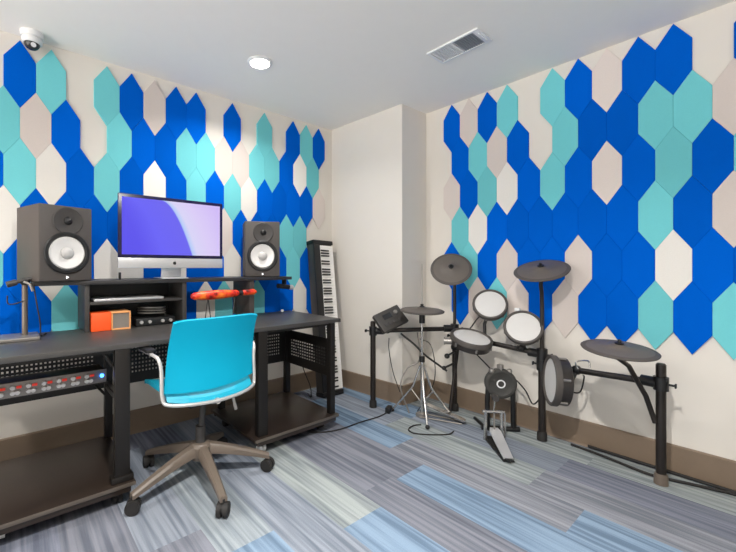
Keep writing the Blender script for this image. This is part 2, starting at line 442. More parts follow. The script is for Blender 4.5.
# ------------------------------------------------------------------ studio desk
DZ = .80; DF = -.855; DB = -.20; DX0, DX1 = -3.17, -1.06
desk = thing('studio_desk', (-2.11, -.53, 0), 'long black studio desk on casters with rack bays and bottom shelves at both ends', 'desk')
part('desktop', 'desk_top', desk, lambda b: b.box((DX0, DF, DZ-.027), (DX1, DB, DZ), .004))
legs = {}
for nm, x, y in [('a', -3.13, -.83), ('b', -2.515, -.83), ('c', -1.715, -.83), ('d', -1.135, -.83), ('e', -3.13, -.245), ('f', -2.47, -.245), ('g', -1.715, -.245), ('h', -1.12, -.245)]:
    w = .034 if nm in 'bc' else .022
    part('leg', 'desk_metal', desk, lambda b: (b.box((x-w, y-.022, .118), (x+w, y+.022, DZ-.0275), .003), ) + ((b.box((x-w-.016, y-.03, .118), (x+w+.016, y+.03, .15), .006),) if nm == 'b' else ()))
def top_rail(b):
    for x0, x1 in [(-3.10, -2.55), (-1.68, -1.16)]: b.box((x0, -.835, DZ-.045), (x1, -.80, DZ-.0275))
    b.box((-3.10, -.26, DZ-.05), (-1.14, -.235, DZ-.0275))
    for x in (-3.13, -2.515, -1.715, -1.135): b.box((x-.012, -.80, DZ-.05), (x+.012, -.26, DZ-.0275))
part('top_frame', 'desk_metal', desk, top_rail)
for x0, x1 in [(-3.105, -2.495), (-2.44, -1.74), (-1.69, -1.145)]:
    part('back_panel', 'desk_metal', desk, lambda b: b.plate((x0, -.25, .385 if x0 > -2 else .43), (1, 0, 0), (0, 0, 1), x1-x0, .30, .05, .05, .021, .026, .010, .012, .004), 'black metal modesty panel with rows of punched holes')
part('side_panel', 'desk_metal', desk, lambda b: b.plate((-1.128, -.806, .375), (0, 1, 0), (0, 0, 1), .538, .275, .03, .055, .03, .024, .021, .012, .004), 'black metal end panel with rows of slots')
part('side_panel', 'desk_metal', desk, lambda b: b.plate((-2.49, -.806, .43), (0, 1, 0), (0, 0, 1), .535, .07, .05, .02, .03, .024, .021, .011, .004))
for x0, x1 in [(-3.17, -2.46), (-1.785, -1.10)]:
    sh = part('bottom_shelf', 'desk_board', desk, lambda b: (b.box((x0, -.875, .098), (x1, -.215, .118), .003), b.box((x0+.02, -.868, .07), (x1-.02, -.845, .098), .002), b.box((x0+.02, -.245, .07), (x1-.02, -.225, .098), .002)))
    part('edge_strip', 'rack_top', sh, lambda b: b.box((x0, -.8785, .099), (x1, -.8752, .117), .001), 'pale front edge of the shelf')  # thin strip, paler than the shelf board
CASTERS = [(-2.985, -.76), (-3.08, -.3), (-2.53, -.8), (-2.53, -.3), (-1.70, -.80), (-1.70, -.3), (-1.185, -.76), (-1.185, -.3)]
for i, (x, y) in enumerate(CASTERS):
    c = part('caster', 'black_plastic', desk, lambda b: (b.cyl((x, y, .071), (x, y, .055), .02), b.box((x-.015, y-.02, .03), (x+.015, y+.01, .06), .004)))
    part('wheel', 'white_plastic' if i in (0, 4) else 'black_rubber', c, lambda b: (b.cyl((x-.022, y, .026), (x-.003, y, .026), .026), b.cyl((x+.003, y, .026), (x+.022, y, .026), .026)))
part('brace', 'desk_metal', desk, lambda b: b.tube([(-2.555, -.82, .69), (-2.60, -.82, .77)], .008, 8))
part('brace', 'desk_metal', desk, lambda b: b.tube([(-2.55, -.26, .47), (-2.49, -.26, .39)], .008, 8))

# rack unit in the left bay
ry, rx0, rx1, rz0, rz1 = -.62, -3.092, -2.555, .566, .632
t = thing('rack_mixer', ((rx0+rx1)/2, ry+.07, rz0), 'slim rack unit with rows of silver knobs and red buttons under the desk', 'audio rack unit')
part('case', 'rack_top', t, lambda b: b.box((rx0, ry+.006, rz0), (rx1, ry+.15, rz1), .003))
fp = part('faceplate', 'rack_face', t, lambda b: b.box((rx0-.005, ry, rz0-.002), (rx1+.01, ry+.0055, rz1+.002), .002))
for i in range(8):
    x = rx0+.035+i*.060
    for dx, dz in [(0, .044), (0, .019), (.018, .019)]:
        part('knob', 'knob_silver', t, lambda b: b.lathe([(.0108, 0), (.0095, .014), (0, .014)], (x+dx, ry, rz0+dz), (0, -1, 0), 14))
    part('button', 'red_button', t, lambda b: b.box((x+.014, ry-.006, rz0+.038), (x+.034, ry, rz0+.050), .002), 'red push button')
part('power_led', 'led_blue', t, lambda b: b.sphere((rx1-.012, ry-.004, rz0+.036), .009), 'glowing blue power light')
part('mount_bar', 'desk_metal', t, lambda b: (b.box((rx0-.012, ry+.0062, rz0-.012), (rx1+.02, ry+.045, rz0-.0005)), ))

# ------------------------------------------------------------------ riser on the desk
RZ0, RZ1, RF = 1.075, 1.10, -.37
riser = thing('desk_riser', (-2.0, -.25, DZ), 'black raised shelf unit with open cubby on the desk carrying the loudspeakers and monitor', 'desk shelf')
part('top_board', 'desk_black', riser, lambda b: b.box((-2.86, RF-.02, RZ0), (-1.17, -.06, RZ1), .003))
for x0, x1 in [(-2.612, -2.588), (-2.05, -2.022)]:
    part('side_board', 'dark_grey', riser, lambda b: b.box((x0, RF, DZ+.0005), (x1, -.08, RZ0-.0005), .002))
part('inner_shelf', 'dark_grey', riser, lambda b: b.box((-2.587, RF+.005, .955), (-2.051, -.09, .972), .002))
part('back_board', 'black_plastic', riser, lambda b: b.box((-2.587, -.089, DZ+.001), (-2.051, -.08, RZ0-.001)))
part('end_post', 'speaker_vinyl', riser, lambda b: b.box((-1.545, RF, DZ+.0005), (-1.505, -.10, RZ0-.0005), .002), 'single board holding up the right end')

t = tag(MB().bm and None or (lambda b: (b.box((-2.565, -.365, .9725), (-2.17, -.12, .988), .005), b)[1])(MB()).build('closed_laptop', 'aluminium'), 'thin closed silver laptop on the inner shelf of the desk riser', 'laptop')

# orange retro box speaker
ox0, ox1, oy = -2.582, -2.372, -.385
t = thing('tabletop_speaker', ((ox0+ox1)/2, oy+.07, DZ), 'orange box speaker with grey grille in the cubby under the monitor', 'speaker')
part('case', 'orange', t, lambda b: b.box((ox0, oy+.002, DZ+.0005), (ox1-.106, oy+.15, DZ+.108), .004))
part('grille_case', 'orange_trim', t, lambda b: (b.box((ox1-.105, oy, DZ+.0005), (ox1, oy+.15, DZ+.009), .002), b.box((ox1-.105, oy, DZ+.100), (ox1, oy+.15, DZ+.109), .002), b.box((ox1-.105, oy, DZ+.009), (ox1-.098, oy+.15, DZ+.100)), b.box((ox1-.007, oy, DZ+.009), (ox1, oy+.15, DZ+.100))), 'tan edged half of the box')
part('grille', 'mesh_grey', t, lambda b: b.box((ox1-.098, oy+.008, DZ+.009), (ox1-.007, oy+.145, DZ+.100)), 'grey speaker grille')

# black interface and cable coil
t = thing('audio_interface', (-2.2, -.3, DZ), 'black audio interface with silver knobs beside the orange box speaker', 'audio interface')
part('case', 'black_plastic', t, lambda b: b.box((-2.33, -.34, DZ+.0005), (-2.09, -.15, DZ+.05), .006))
for x in (-2.30, -2.25, -2.17, -2.12):
    part('knob', 'knob_silver', t, lambda b: b.lathe([(.011, 0), (.010, .014), (0, .014)], (x, -.34, DZ+.027), (0, -1, 0), 14), 'silver knob')
mb = MB()
cpts = [(-2.21+.085*math.cos(a)*(1+.06*math.sin(3*a)), -.25+.06*math.sin(a), DZ+.057+.012*math.sin(a*.5)**2+.0028*a) for a in [i*.35 for i in range(54)]]
mb.tube(cpts, .0045, 6); tag(mb.build('coiled_cable', 'steel'), 'grey cable coiled on top of the black audio interface', 'cable')

# slim mottled bar on wire legs
bx0, bx1, by, bz = -2.015, -1.525, -.435, .982
t = thing('slim_instrument', (-1.75, by, DZ), 'slim orange and red mottled bar on thin wire legs behind the chair', 'instrument')
n = 24
body = MB(); pts = []; rad = []
for i in range(n+1):
    f = i/n; pts.append((bx0+(bx1-bx0)*f, by, bz+.012*f)); rad.append(.032*(.72+.28*math.sin(PI*min(1, f*1.5))) if f < .68 else (.013 if f < .76 else .021))
rad[0] = .014; rad[-1] = .009
body.tube(pts, .02, 12, radii=rad); body.build('body', 'flame_skin', t)
part('collar', 'black_plastic', t, lambda b: b.tube([(bx0+(bx1-bx0)*.70, by, bz+.0085), (bx0+(bx1-bx0)*.79, by, bz+.0095)], .0165, 12))
for x in (-1.90, -1.70):
    part('wire_leg', 'black_plastic', t, lambda b: (b.tube([(x, by, bz-.01), (x-.035, by-.03, DZ+.003)], .003, 6), b.tube([(x, by, bz-.01), (x+.035, by+.03, DZ+.003)], .003, 6)))

# ------------------------------------------------------------------ monitor
mx0, mx1, my = -2.442, -1.768, -.38
t = thing('desktop_computer', ((mx0+mx1)/2, my+.06, RZ1), 'silver all in one desktop computer showing a violet and lilac picture', 'computer')
part('bezel', 'bezel', t, lambda b: b.box((mx0, my, 1.235), (mx1, my+.012, 1.627), .004))
part('screen', 'screen_picture', t, lambda b: b.box((mx0+.021, my-.0012, 1.255), (mx1-.021, my-.0002, 1.606)), 'lit screen, violet hill against pale lilac')
part('chin', 'aluminium', t, lambda b: b.box((mx0, my, 1.170), (mx1, my+.014, 1.2345), .004), 'brushed silver strip below the screen')
part('rear_shell', 'aluminium', t, lambda b: (b.box((mx0+.004, my+.0122, 1.19), (mx1-.004, my+.022, 1.622), .005), b.box((mx0+.10, my+.022, 1.22), (mx1-.10, my+.05, 1.56), .014)))
xm = (mx0+mx1)/2
def foot(b):
    b.box((xm-.085, my-.02, RZ1+.0005), (xm+.085, my+.17, RZ1+.008), .003)
    b.box((xm-.065, my+.055, RZ1+.005), (xm+.065, my+.063, RZ1+.20), .003, rot=Matrix.Rotation(.2, 3, 'X'))
part('stand', 'aluminium', t, foot)
ap = [(0, .62), (.28, .72), (.55, .66), (.75, .48), (.62, .3), (.58, .08), (.68, -.12), (.82, -.22), (.66, -.58), (.42, -.86), (.2, -.84), (0, -.78), (-.22, -.84), (-.44, -.86), (-.72, -.5), (-.84, 0), (-.74, .46), (-.5, .68), (-.26, .72)]
part('emblem', 'black_plastic', t, lambda b: (b.prism([(x*.013, z*.013) for x, z in ap], (xm, my-.0008, 1.203), (1, 0, 0), (0, 0, 1), .0007), b.prism([(x*.013, z*.013) for x, z in [(0, .8), (.02, 1.0), (.2, 1.2), (.36, 1.22), (.34, 1.02), (.2, .86)]], (xm, my-.0008, 1.203), (1, 0, 0), (0, 0, 1), .0007)), 'small dark fruit emblem')
mb = MB(); mb.box((-2.43, -.352, RZ1+.0005), (-2.418, -.33, RZ1+.045), .003); tag(mb.build('flash_drive', 'black_plastic'), 'small black stick standing on the riser below the left corner of the computer', 'flash drive')

# ------------------------------------------------------------------ studio monitors (loudspeakers)
def loudspeaker(x, y, z, W, D, H, yaw, label):
    t = thing('studio_loudspeaker', (x, y, z), label, 'loudspeaker', 'studio loudspeakers on the riser')
    R = Matrix.Rotation(yaw, 3, 'Z')
    P = lambda a, b_, c: V((x, y, z))+R @ V((a, b_, c))
    nrm = R @ V((0, -1, 0))
    part('cabinet', 'speaker_vinyl', t, lambda b: b.box((x-W/2, y, z+.001), (x+W/2, y+D, z+H), .006, rot=R, pivot=(x, y, z)))
    part('front_baffle', 'speaker_front', t, lambda b: b.box((x-W/2+.003, y-.006, z+.004), (x+W/2-.003, y-.0003, z+H-.003), .003, rot=R, pivot=(x, y, z)))
    c = P(0, -.006, H*.375); r = W*.43
    wf = part('woofer_ring', 'black_plastic', t, lambda b: b.lathe([(r*.82, .0), (r*1.0, .0), (r*1.02, .006), (r*.97, .012), (r*.86, .012), (r*.80, .004)], c, nrm, 44))
    part('cone', 'cone_white', wf, lambda b: b.lathe([(r*.80, .001), (r*.74, .008), (r*.70, .006), (r*.34, .0035), (r*.30, .0012), (0, .001)], c, nrm, 44), 'white woofer cone')
    part('dust_cap', 'cone_grey', wf, lambda b: b.lathe([(r*.30, .003), (r*.26, .012), (r*.14, .019), (0, .021)], c, nrm, 32), 'grey dust cap')
    c2 = P(.005, -.006, H*.80)
    tw = part('tweeter_guide', 'dark_grey', t, lambda b: b.lathe([(W*.285, .0), (W*.29, .004), (W*.275, .007), (W*.16, .003), (W*.10, .0008), (0, .0008)], c2, nrm, 36))
    part('tweeter_dome', 'black_plastic', tw, lambda b: b.lathe([(W*.085, .001), (W*.07, .010), (W*.03, .016), (0, .017)], c2, nrm, 24))
    c3 = P(0, -.0065, H*.052)
    part('emblem', 'led_white', t, lambda b: b.lathe([(.0085, 0), (.0085, .002), (0, .002)], c3, nrm, 3), 'small lit emblem')
    return t
loudspeaker(-2.705, -.425, RZ1, .262, .30, .412, math.radians(17), 'grey studio loudspeaker with white cone at left of the computer screen')
loudspeaker(-1.418, -.345, RZ1, .272, .24, .432, math.radians(-24), 'grey studio loudspeaker with white cone at right of the computer screen')

# ------------------------------------------------------------------ things at the ends of the desk
# microphone stand on a square base
t = thing('desk_microphone_stand', (-2.90, -.36, DZ), 'grey microphone stand with square base at the left end of the desk', 'microphone stand')
part('base', 'steel', t, lambda b: b.box((-3.0, -.47, DZ+.0005), (-2.825, -.27, DZ+.017), .005))
part('pole', 'rack_top', t, lambda b: b.cyl((-2.885, -.36, DZ+.016), (-2.885, -.36, 1.085), .013))
part('clamp', 'black_plastic', t, lambda b: (b.sphere((-2.885, -.36, 1.10), .022), b.cyl((-2.885, -.385, 1.10), (-2.885, -.33, 1.10), .012)))
part('boom', 'dark_grey', t, lambda b: (b.tube([(-2.955, -.375, 1.088), (-2.80, -.37, 1.135)], .010, 10), b.cyl((-2.96, -.376, 1.086), (-2.92, -.372, 1.098), .016)))
part('knob', 'chrome', t, lambda b: b.cyl((-2.83, -.40, 1.135), (-2.83, -.36, 1.145), .013), 'chrome tightening knob')
part('clip', 'steel', t, lambda b: b.tube(spline([(-2.89, -.385, 1.10), (-2.865, -.395, 1.085), (-2.852, -.395, 1.05)]), .007, 8), 'pale grey clip')
part('hook', 'black_plastic', t, lambda b: b.tube(spline([(-2.885, -.37, 1.0), (-2.93, -.375, .985), (-2.955, -.375, .99), (-2.957, -.375, 1.03)]), .0035, 6))
mb = MB(); mb.tube(spline([(-2.85, -.395, 1.09), (-2.835, -.39, .98), (-2.82, -.37, .88), (-2.815, -.36, DZ+.006), (-2.79, -.30, DZ+.006)]), .004, 6)
mb.build('microphone_cable', 'black_rubber'); tag(bpy.data.objects['microphone_cable'], 'thin black cable hanging down beside the microphone stand pole', 'cable')

# small black and silver microphone clamped under the right end of the riser
t = thing('small_microphone', (-1.19, -.33, RZ0), 'small black and silver microphone held under the right end of the riser', 'microphone')
part('clamp', 'black_plastic', t, lambda b: b.box((-1.215, -.35, 1.035), (-1.195, -.31, RZ0-.0005), .003))
part('body', 'black_plastic', t, lambda b: b.cyl((-1.275, -.34, 1.025), (-1.165, -.34, 1.012), .019))
part('grille_head', 'aluminium', t, lambda b: b.lathe([(0, 0), (.017, .0), (.021, .012), (.021, .03), (.012, .046), (0, .05)], (-1.165, -.34, 1.012), (1, 0, -.12), 16), 'silver head')
mb = MB(); mb.lathe([(.013, 0), (.013, .01), (.009, .018), (0, .019)], (-1.16, -.235, DZ+.0005)); tag(mb.build('desk_grommet', 'white_plastic'), 'small white round cap on the desk near the keyboard', 'cap')

# ------------------------------------------------------------------ swivel chair
chair = thing('swivel_chair', (-2.13, -.85, 0), 'turquoise swivel chair with white frame standing at the desk', 'office chair')
O = V((-2.125, -.865, 0)); SX = -2.112
AX = -.83
base = part('star_base', 'chair_taupe', chair, lambda b: b.lathe([(.0, .212), (.045, .210), (.06, .195), (.062, .15), (.045, .12), (0, .12)], O, n=28))
for k in range(5):
    a = math.radians(-96+72*k); d = V((math.cos(a), math.sin(a), 0)); s_ = V((-d.y, d.x, 0))
    def arm(b):
        n = 8; rings = []
        for i in range(n+1):
            f = i/n; c = O+d*(.045+.335*f)+V((0, 0, .178-.092*f**1.25)); w = .031*(1-.42*f); h = .028*(1-.5*f)
            rings.append([b.bm.verts.new(c+s_*(w*cx_)+V((0, 0, h*cz))) for cx_, cz in [(-1, -1), (-1, .3), (-.6, .9), (.6, .9), (1, .3), (1, -1)]])
        for A, Bq in zip(rings, rings[1:]):
            for j in range(6): b.bm.faces.new((A[j], A[(j+1) % 6], Bq[(j+1) % 6], Bq[j]))
        b.bm.faces.new(rings[0]); b.bm.faces.new(rings[-1])
    lg = part('leg', 'chair_taupe', base, arm)
    w = O+d*.372; ax = (s_*.8+d*.6).normalized()
    part('caster', 'black_rubber', base, lambda b: (b.cyl(w+V((0, 0, .034))-ax*.026, w+V((0, 0, .034))-ax*.006, .034), b.cyl(w+V((0, 0, .034))+ax*.006, w+V((0, 0, .034))+ax*.026, .034), b.cyl(w+V((0, 0, .03)), w+V((0, 0, .085)), .010), b.cyl(w+V((0, 0, .038))-ax*.0285, w+V((0, 0, .038))+ax*.0285, .026)))
part('gas_column', 'dark_grey', chair, lambda b: (b.cyl(O+V((0, 0, .15)), O+V((0, 0, .30)), .027), b.cyl(O+V((.005, 0, .28)), O+V((.015, 0, .43)), .017)))
part('tilt_mechanism', 'black_plastic', chair, lambda b: b.box((SX-.10, AX-.10, .425), (SX+.10, AX+.11, .468), .012))
def seatf(u, v):           # u across, v from rear to front
    x = (u-.5)*2; y = v
    hw = .245*(1-.06*(1-y)**2)
    z = .505+.030*abs(x)**2.2-.034*max(0, 1-y/.10)**2-.045*max(0, y-.72)**2/.08*.35
    rear = -1.035+.055*abs(x)**2.2
    return (SX+hw*x, rear+(-.60-.03*abs(x)**3-rear)*y, z)
part('seat', 'chair_seat_teal', chair, lambda b: b.slab(seatf, 20, 14, .022), 'turquoise contoured seat')
def backf(u, v):           # u across, v from bottom to top
    x = (u-.5)*2
    hw = .2485-.0195*v
    zb = .548+.0165*abs(x)**2.0+.0105*x
    z = zb+(.918-zb+.003*x)*v
    if v > .9: z -= .012*abs(x)**8*(v-.9)/.1
    y = -1.035-.055*v+.03*math.sin(PI*v)-.0+.045*x*x*(1-.35*v)
    return (SX+.0015+hw*x+.0035*v, y, z)
part('backrest', 'chair_teal', chair, lambda b: b.slab(backf, 20, 16, -.014), 'plain turquoise backrest shell')
def fr_path():
    L_, R_ = SX-.266, SX+.246
    pts = [(L_-.028, -.735, .738), (L_-.028, -.80, .742), (L_-.022, -.93, .742), (L_-.008, -.985, .728), (L_+.002, -1.0, .67), (L_+.004, -1.01, .54), (L_+.03, -1.03, .508), (SX-.13, -1.058, .496), (SX, -1.068, .491), (SX+.13, -1.058, .498), (R_-.03, -1.03, .512), (R_-.004, -1.01, .54), (R_-.002, -1.0, .67), (R_+.008, -.985, .728), (R_+.022, -.93, .742), (R_+.028, -.80, .742), (R_+.028, -.735, .738)]
    return spline(pts, 5)
part('frame', 'chair_frame', chair, lambda b: (b.tube(fr_path(), .0092, 10), b.tube(spline([(SX, -1.066, .488), (SX, -.98, .465), (SX, -.90, .448)]), .016, 10)), 'white tubular frame looping round the seat and up into the arms')
for sx in (-1, 1):
    part('armrest', 'black_plastic', chair, lambda b: b.box((SX-.010+sx*.28-.024, -.93, .750), (SX-.010+sx*.28+.024, -.69, .768), .008))
part('lever', 'chair_frame', chair, lambda b: b.tube([(SX+.10, -.86, .44), (SX+.165, -.90, .43), (SX+.175, -.92, .36)], .010, 8), 'white adjustment lever')

# ------------------------------------------------------------------ stage piano leaning in the corner
t = thing('stage_piano', (-.66, -.2, 0), 'black stage piano standing on end against the corner of the desk wall', 'keyboard')
b0 = V((-.665, -.315, .012)); b1 = V((-.612, -.098, 1.425))
up_ = (b1-b0).normalized(); KL = (b1-b0).length
sd = V((1, 0, 0)); sd = (sd-up_*sd.dot(up_)).normalized(); nn = sd.cross(up_).normalized()   # nn faces the room
if nn.y > 0: nn = -nn
KR = Matrix((sd, -nn, up_)).transposed()      # columns: across, into wall, along
def kbox(b, lo, hi, bev=0): 
    vs = b.box(lo, hi, bev)
    for v in vs: v.co = KR @ v.co + b0
W2 = .118
part('body', 'keyboard_body', t, lambda b: kbox(b, (-W2, .0, 0), (W2, .085, KL), .008))
part('end_cap', 'black_plastic', t, lambda b: kbox(b, (-W2-.004, -.020, -.004), (W2+.004, .088, .035), .006))
part('end_cap', 'black_plastic', t, lambda b: kbox(b, (-W2-.004, -.020, KL-.035), (W2+.004, .088, KL+.004), .006))
part('control_strip', 'black_plastic', t, lambda b: kbox(b, (-W2, -.018, .036), (-.042, -.0003, KL-.036), .004), 'dark control panel strip')
NK = 52; k0, k1 = .045, KL-.045; kw = (k1-k0)/NK
def wkeys(b):
    for i in range(NK): kbox(b, (-.04, -.016, k0+kw*i+.0008), (W2, -.0003, k0+kw*(i+1)-.0008))
part('white_keys', 'key_white', t, wkeys, 'row of white keys')
def bkeys(b):
    for i in range(NK-1):
        if (i+5) % 7 in (0, 1, 3, 4, 5): kbox(b, (-.038, -.030, k0+kw*(i+1)-.0065), (.058, -.0165, k0+kw*(i+1)+.0065), .002)
part('black_keys', 'key_black', t, bkeys, 'row of black keys')

# ------------------------------------------------------------------ electronic drum kit
P1, P2, P3, P4 = V((-.576, -.728, 0)), V((-.11, -1.2, 0)), V((-.134, -1.866, 0)), V((-.2, -2.482, 0))
Z = lambda p, z: V((p.x, p.y, z))
def dep(x, y, D):
    f = V((math.cos(YAW), math.sin(YAW), 0)); r = V((math.sin(YAW), -math.cos(YAW), 0))
    return CAM+D*(f+r*((x-PX0)/PXF)+V((0, 0, (PY0-y)/PXF)))
rack = thing('drum_rack', (-.15, -1.6, 0), 'dark tubular drum rack with four posts along the right wall', 'drum rack')
for p, h in [(P1, .716), (P2, .70), (P3, .62), (P4, .648)]:
    pst = part('post', 'rack_tube', rack, lambda b: (b.cyl(Z(p, .028), Z(p, h), .0195 if p is P2 else .0225), b.cyl(Z(p, h-.001), Z(p, h+.006), .019)))
    part('rubber_foot', 'chair_taupe' if p is P4 else 'black_rubber', pst, lambda b: b.lathe([(.031, 0), (.030, .045), (.026, .058), (.0, .058)], Z(p, 0.0005)), 'rubber foot')
part('crossbar', 'rack_tube', rack, lambda b: b.cyl(Z(P1, .640), Z(P2, .672), .0185))
part('crossbar', 'rack_tube', rack, lambda b: b.tube(spline([Z(P2, .606), (-.135, -1.5, .605), (-.15, -1.70, .598), Z(P3, .585)]), .0185, 12))
part('crossbar', 'rack_tube', rack, lambda b: b.cyl(Z(P3, .512), Z(P4, .546), .0185))
for p, z, q in [(P1, .640, P2), (P2, .672, P1), (P2, .606, P3), (P3, .585, P2), (P3, .512, P4), (P4, .546, P3)]:
    dq = (q-p).normalized()
    cl = part('clamp', 'black_plastic', rack, lambda b: (b.cyl(Z(p, z-.036), Z(p, z+.036), .033), b.cyl(Z(p, z)+dq*.02, Z(p, z)+dq*.085, .029)))
    part('wing_bolt', 'black_plastic', cl, lambda b: (b.cyl(Z(p, z)-dq*.03, Z(p, z)-dq*.055, .006), b.box(Z(p, z)-dq*.06+V((-.012, -.004, -.012)), Z(p, z)-dq*.06+V((.012, .004, .012)), .003)))
part('lower_tube', 'rack_tube', rack, lambda b: b.cyl((-.205, -1.215, .014), (-.04, -1.20, .6), .0135))

TOCAM = lambda c: (V((CAM.x, CAM.y, 0))-V((c.x, c.y, 0))).normalized()
RT = V((math.sin(YAW), -math.cos(YAW), 0))
PERP = lambda c: TOCAM(c).cross(V((0, 0, 1)))*-1
def cymbal(c, R, n, label, stem, group='rubber cymbal pads of the drum kit'):
    n = V(n).normalized(); c = V(c)
    t = thing('cymbal_pad', c, label, 'cymbal', group)
    part('bow', 'cymbal_rubber', t, lambda b: b.lathe([(0, .016), (R*.11, .0155), (R*.19, .011), (R*.24, .004), (R*.6, -.001), (R*.86, -.007), (R*.86, -.014), (R*.5, -.010), (R*.2, -.005), (0, -.005)], c, n, 48))
    part('edge', 'cymbal_edge', t, lambda b: b.lathe([(R*.861, -.0065), (R*.97, -.0095), (R, -.013), (R*.985, -.018), (R*.861, -.0145)], c, n, 48), 'darker rubber rim')
    part('wing_nut', 'black_plastic', t, lambda b: b.lathe([(.020, .017), (.020, .023), (.009, .025), (.008, .040), (0, .041)], c, n, 16))
    if stem:
        pts = [c-n*.006]+[V(q) for q in stem]
        st = part('boom_arm', 'rack_tube', t, lambda b: b.tube(pts, .0125, 12))
        part('tilter', 'black_plastic', st, lambda b: b.cyl(c-n*.012, c-n*.065, .019))
    return t
c1 = dep(451, 268, 3.0); n1 = V((0, 0, .60))+TOCAM(c1)*.80
cymbal(c1, .157, n1, 'round grey cymbal pad tilted steeply towards the room by the boxed corner', [c1-n1.normalized()*.075, Z(P2, 1.06), Z(P2, .70)])
c2 = dep(541, 268.5, 2.52); n2 = V((0, 0, .93))+TOCAM(c2)*.36-RT*.13
cymbal(c2, .166, n2, 'grey cymbal pad on the tall post right above the two round tom pads', [c2-n2.normalized()*.06, (-.172, -1.872, 1.06), (-.142, -1.867, 1.0), Z(P3, .90), Z(P3, .62)])
c3 = dep(619, 347, 1.98); n3 = V((0, 0, .97))+TOCAM(c3)*.16+RT*.075
cymbal(c3, .166, n3, 'grey cymbal pad mounted low at the right end of the rack', [c3-n3.normalized()*.06, (-.33, -2.37, .640), (-.235, -2.425, .47), (-.218, -2.462, .33)])

def pad(c, R, n, label, name, depth, arm, mount, shell='drum_shell', group='mesh drum pads on the rack'):
    n = V(n).normalized(); c = V(c)
    t = thing(name, c, label, 'drum pad', group)
    part('head', 'drum_mesh', t, lambda b: b.lathe([(R*.86, -.006), (R*.86, .001), (R*.5, .0022), (0, .0025)], c, n, 44), 'white mesh head')
    part('hoop', 'drum_hoop', t, lambda b: b.lathe([(R*.861, -.012), (R*.861, .006), (R*.90, .011), (R*.97, .010), (R, .004), (R, -.024), (R*.93, -.024)], c, n, 44), 'dark rubber hoop')
    part('shell', shell, t, lambda b: b.lathe([(R*.93, -.0242), (R*.93, -depth), (R*.86, -depth-.006), (0, -depth-.006)], c, n, 44))
    u, v, a = frame_of(n)
    for k in range(6):
        an = 2*PI*k/6+.3; q = c+(u*math.cos(an)+v*math.sin(an))*R*.965
        part('lug', 'steel', t, lambda b: b.cyl(q-n*.026, q-n*(depth*.8), .0075, n=10), 'steel tension lug')
    ar = part('mount_arm', 'black_plastic', t, lambda b: b.tube([c-n*(depth+.004)]+[V(p) for p in arm], .012, 12))
    part('mount_clamp', 'black_plastic', ar, lambda b: b.sphere(mount, .030))
    return t
cs = dep(471.5, 337.5, 2.82); ns = V((0, 0, .92))+TOCAM(cs)*.30+RT*.19
pad(cs, .150, ns, 'snare pad with white mesh head lying nearly flat below the round toms', 'snare_pad', .065, [cs-ns.normalized()*.10, (-.125, -1.235, .52), Z(P2, .52)], Z(P2, .52))
ct = dep(490, 304, 2.84); n_t = V((0, 0, .50))+TOCAM(ct)*.86
pad(ct, .122, n_t, 'upper tom pad with round white head, standing just above the flat snare pad', 'tom_pad', .055, [ct-n_t.normalized()*.085, (-.125, -1.46, .74), (-.135, -1.47, .61)], (-.135, -1.47, .622))
cu = dep(523, 327, 2.62); n_u = V((0, 0, .50))+TOCAM(cu)*.86
pad(cu, .123, n_u, 'lower tom pad with round white head in front of the tall cymbal post', 'tom_pad', .055, [cu-n_u.normalized()*.08, (-.145, -1.75, .66), (-.152, -1.74, .60)], (-.152, -1.74, .61))
cf = dep(551, 380, 2.40); n_f = -PERP(cf)*.96+TOCAM(cf)*.25+V((0, 0, .05))
pad(cf, .157, n_f, 'floor tom pad turned sideways on the bar beside the lowest right cymbal', 'floor_tom_pad', .080, [cf-n_f.normalized()*.11, Z(P3.lerp(P4, .34), .525)], Z(P3.lerp(P4, .34), .525), shell='drum_shell')
part('handle_hook', 'chrome', [o for o in bpy.data.objects if o.name == 'floor_tom_pad'][0], lambda b: b.tube(spline([dep(578, 369, 2.30), dep(576, 362, 2.30), dep(588, 361, 2.28), dep(590, 368, 2.27)]), .005, 8), 'small chrome loop')

tp = [o for o in bpy.data.objects if o.name == 'tom_pad.001'][0]
nu_ = n_u.normalized(); q = cu+(V((0, 0, 1))-nu_*nu_.z).normalized()*.128-PERP(cu)*.035-nu_*.008+V((0, 0, .004))
part('trigger_box', 'white_plastic', tp, lambda b: b.box(q+V((-.010, -.018, -.010)), q+V((.010, .018, .012)), .004), 'small white box on the top edge of the pad')
sp_ = [o for o in bpy.data.objects if o.name == 'snare_pad'][0]
q2 = dep(448, 341, 2.86)
part('jack_box', 'steel', sp_, lambda b: (b.cyl(q2-PERP(q2)*.022, q2+PERP(q2)*.04, .024), b.cyl(q2-PERP(q2)*.03, q2-PERP(q2)*.02, .029)), 'grey clamp drum at the left edge of the pad')
for px_, py_, rr_ in [(447, 356, .020), (444, 368, .017)]:
    q3 = dep(px_, py_, 2.95)
    part('wing_bolt', 'black_plastic', sp_, lambda b: (b.tube([q3, V((P2.x, P2.y, q3.z))], .008, 8), b.sphere(q3, rr_)))

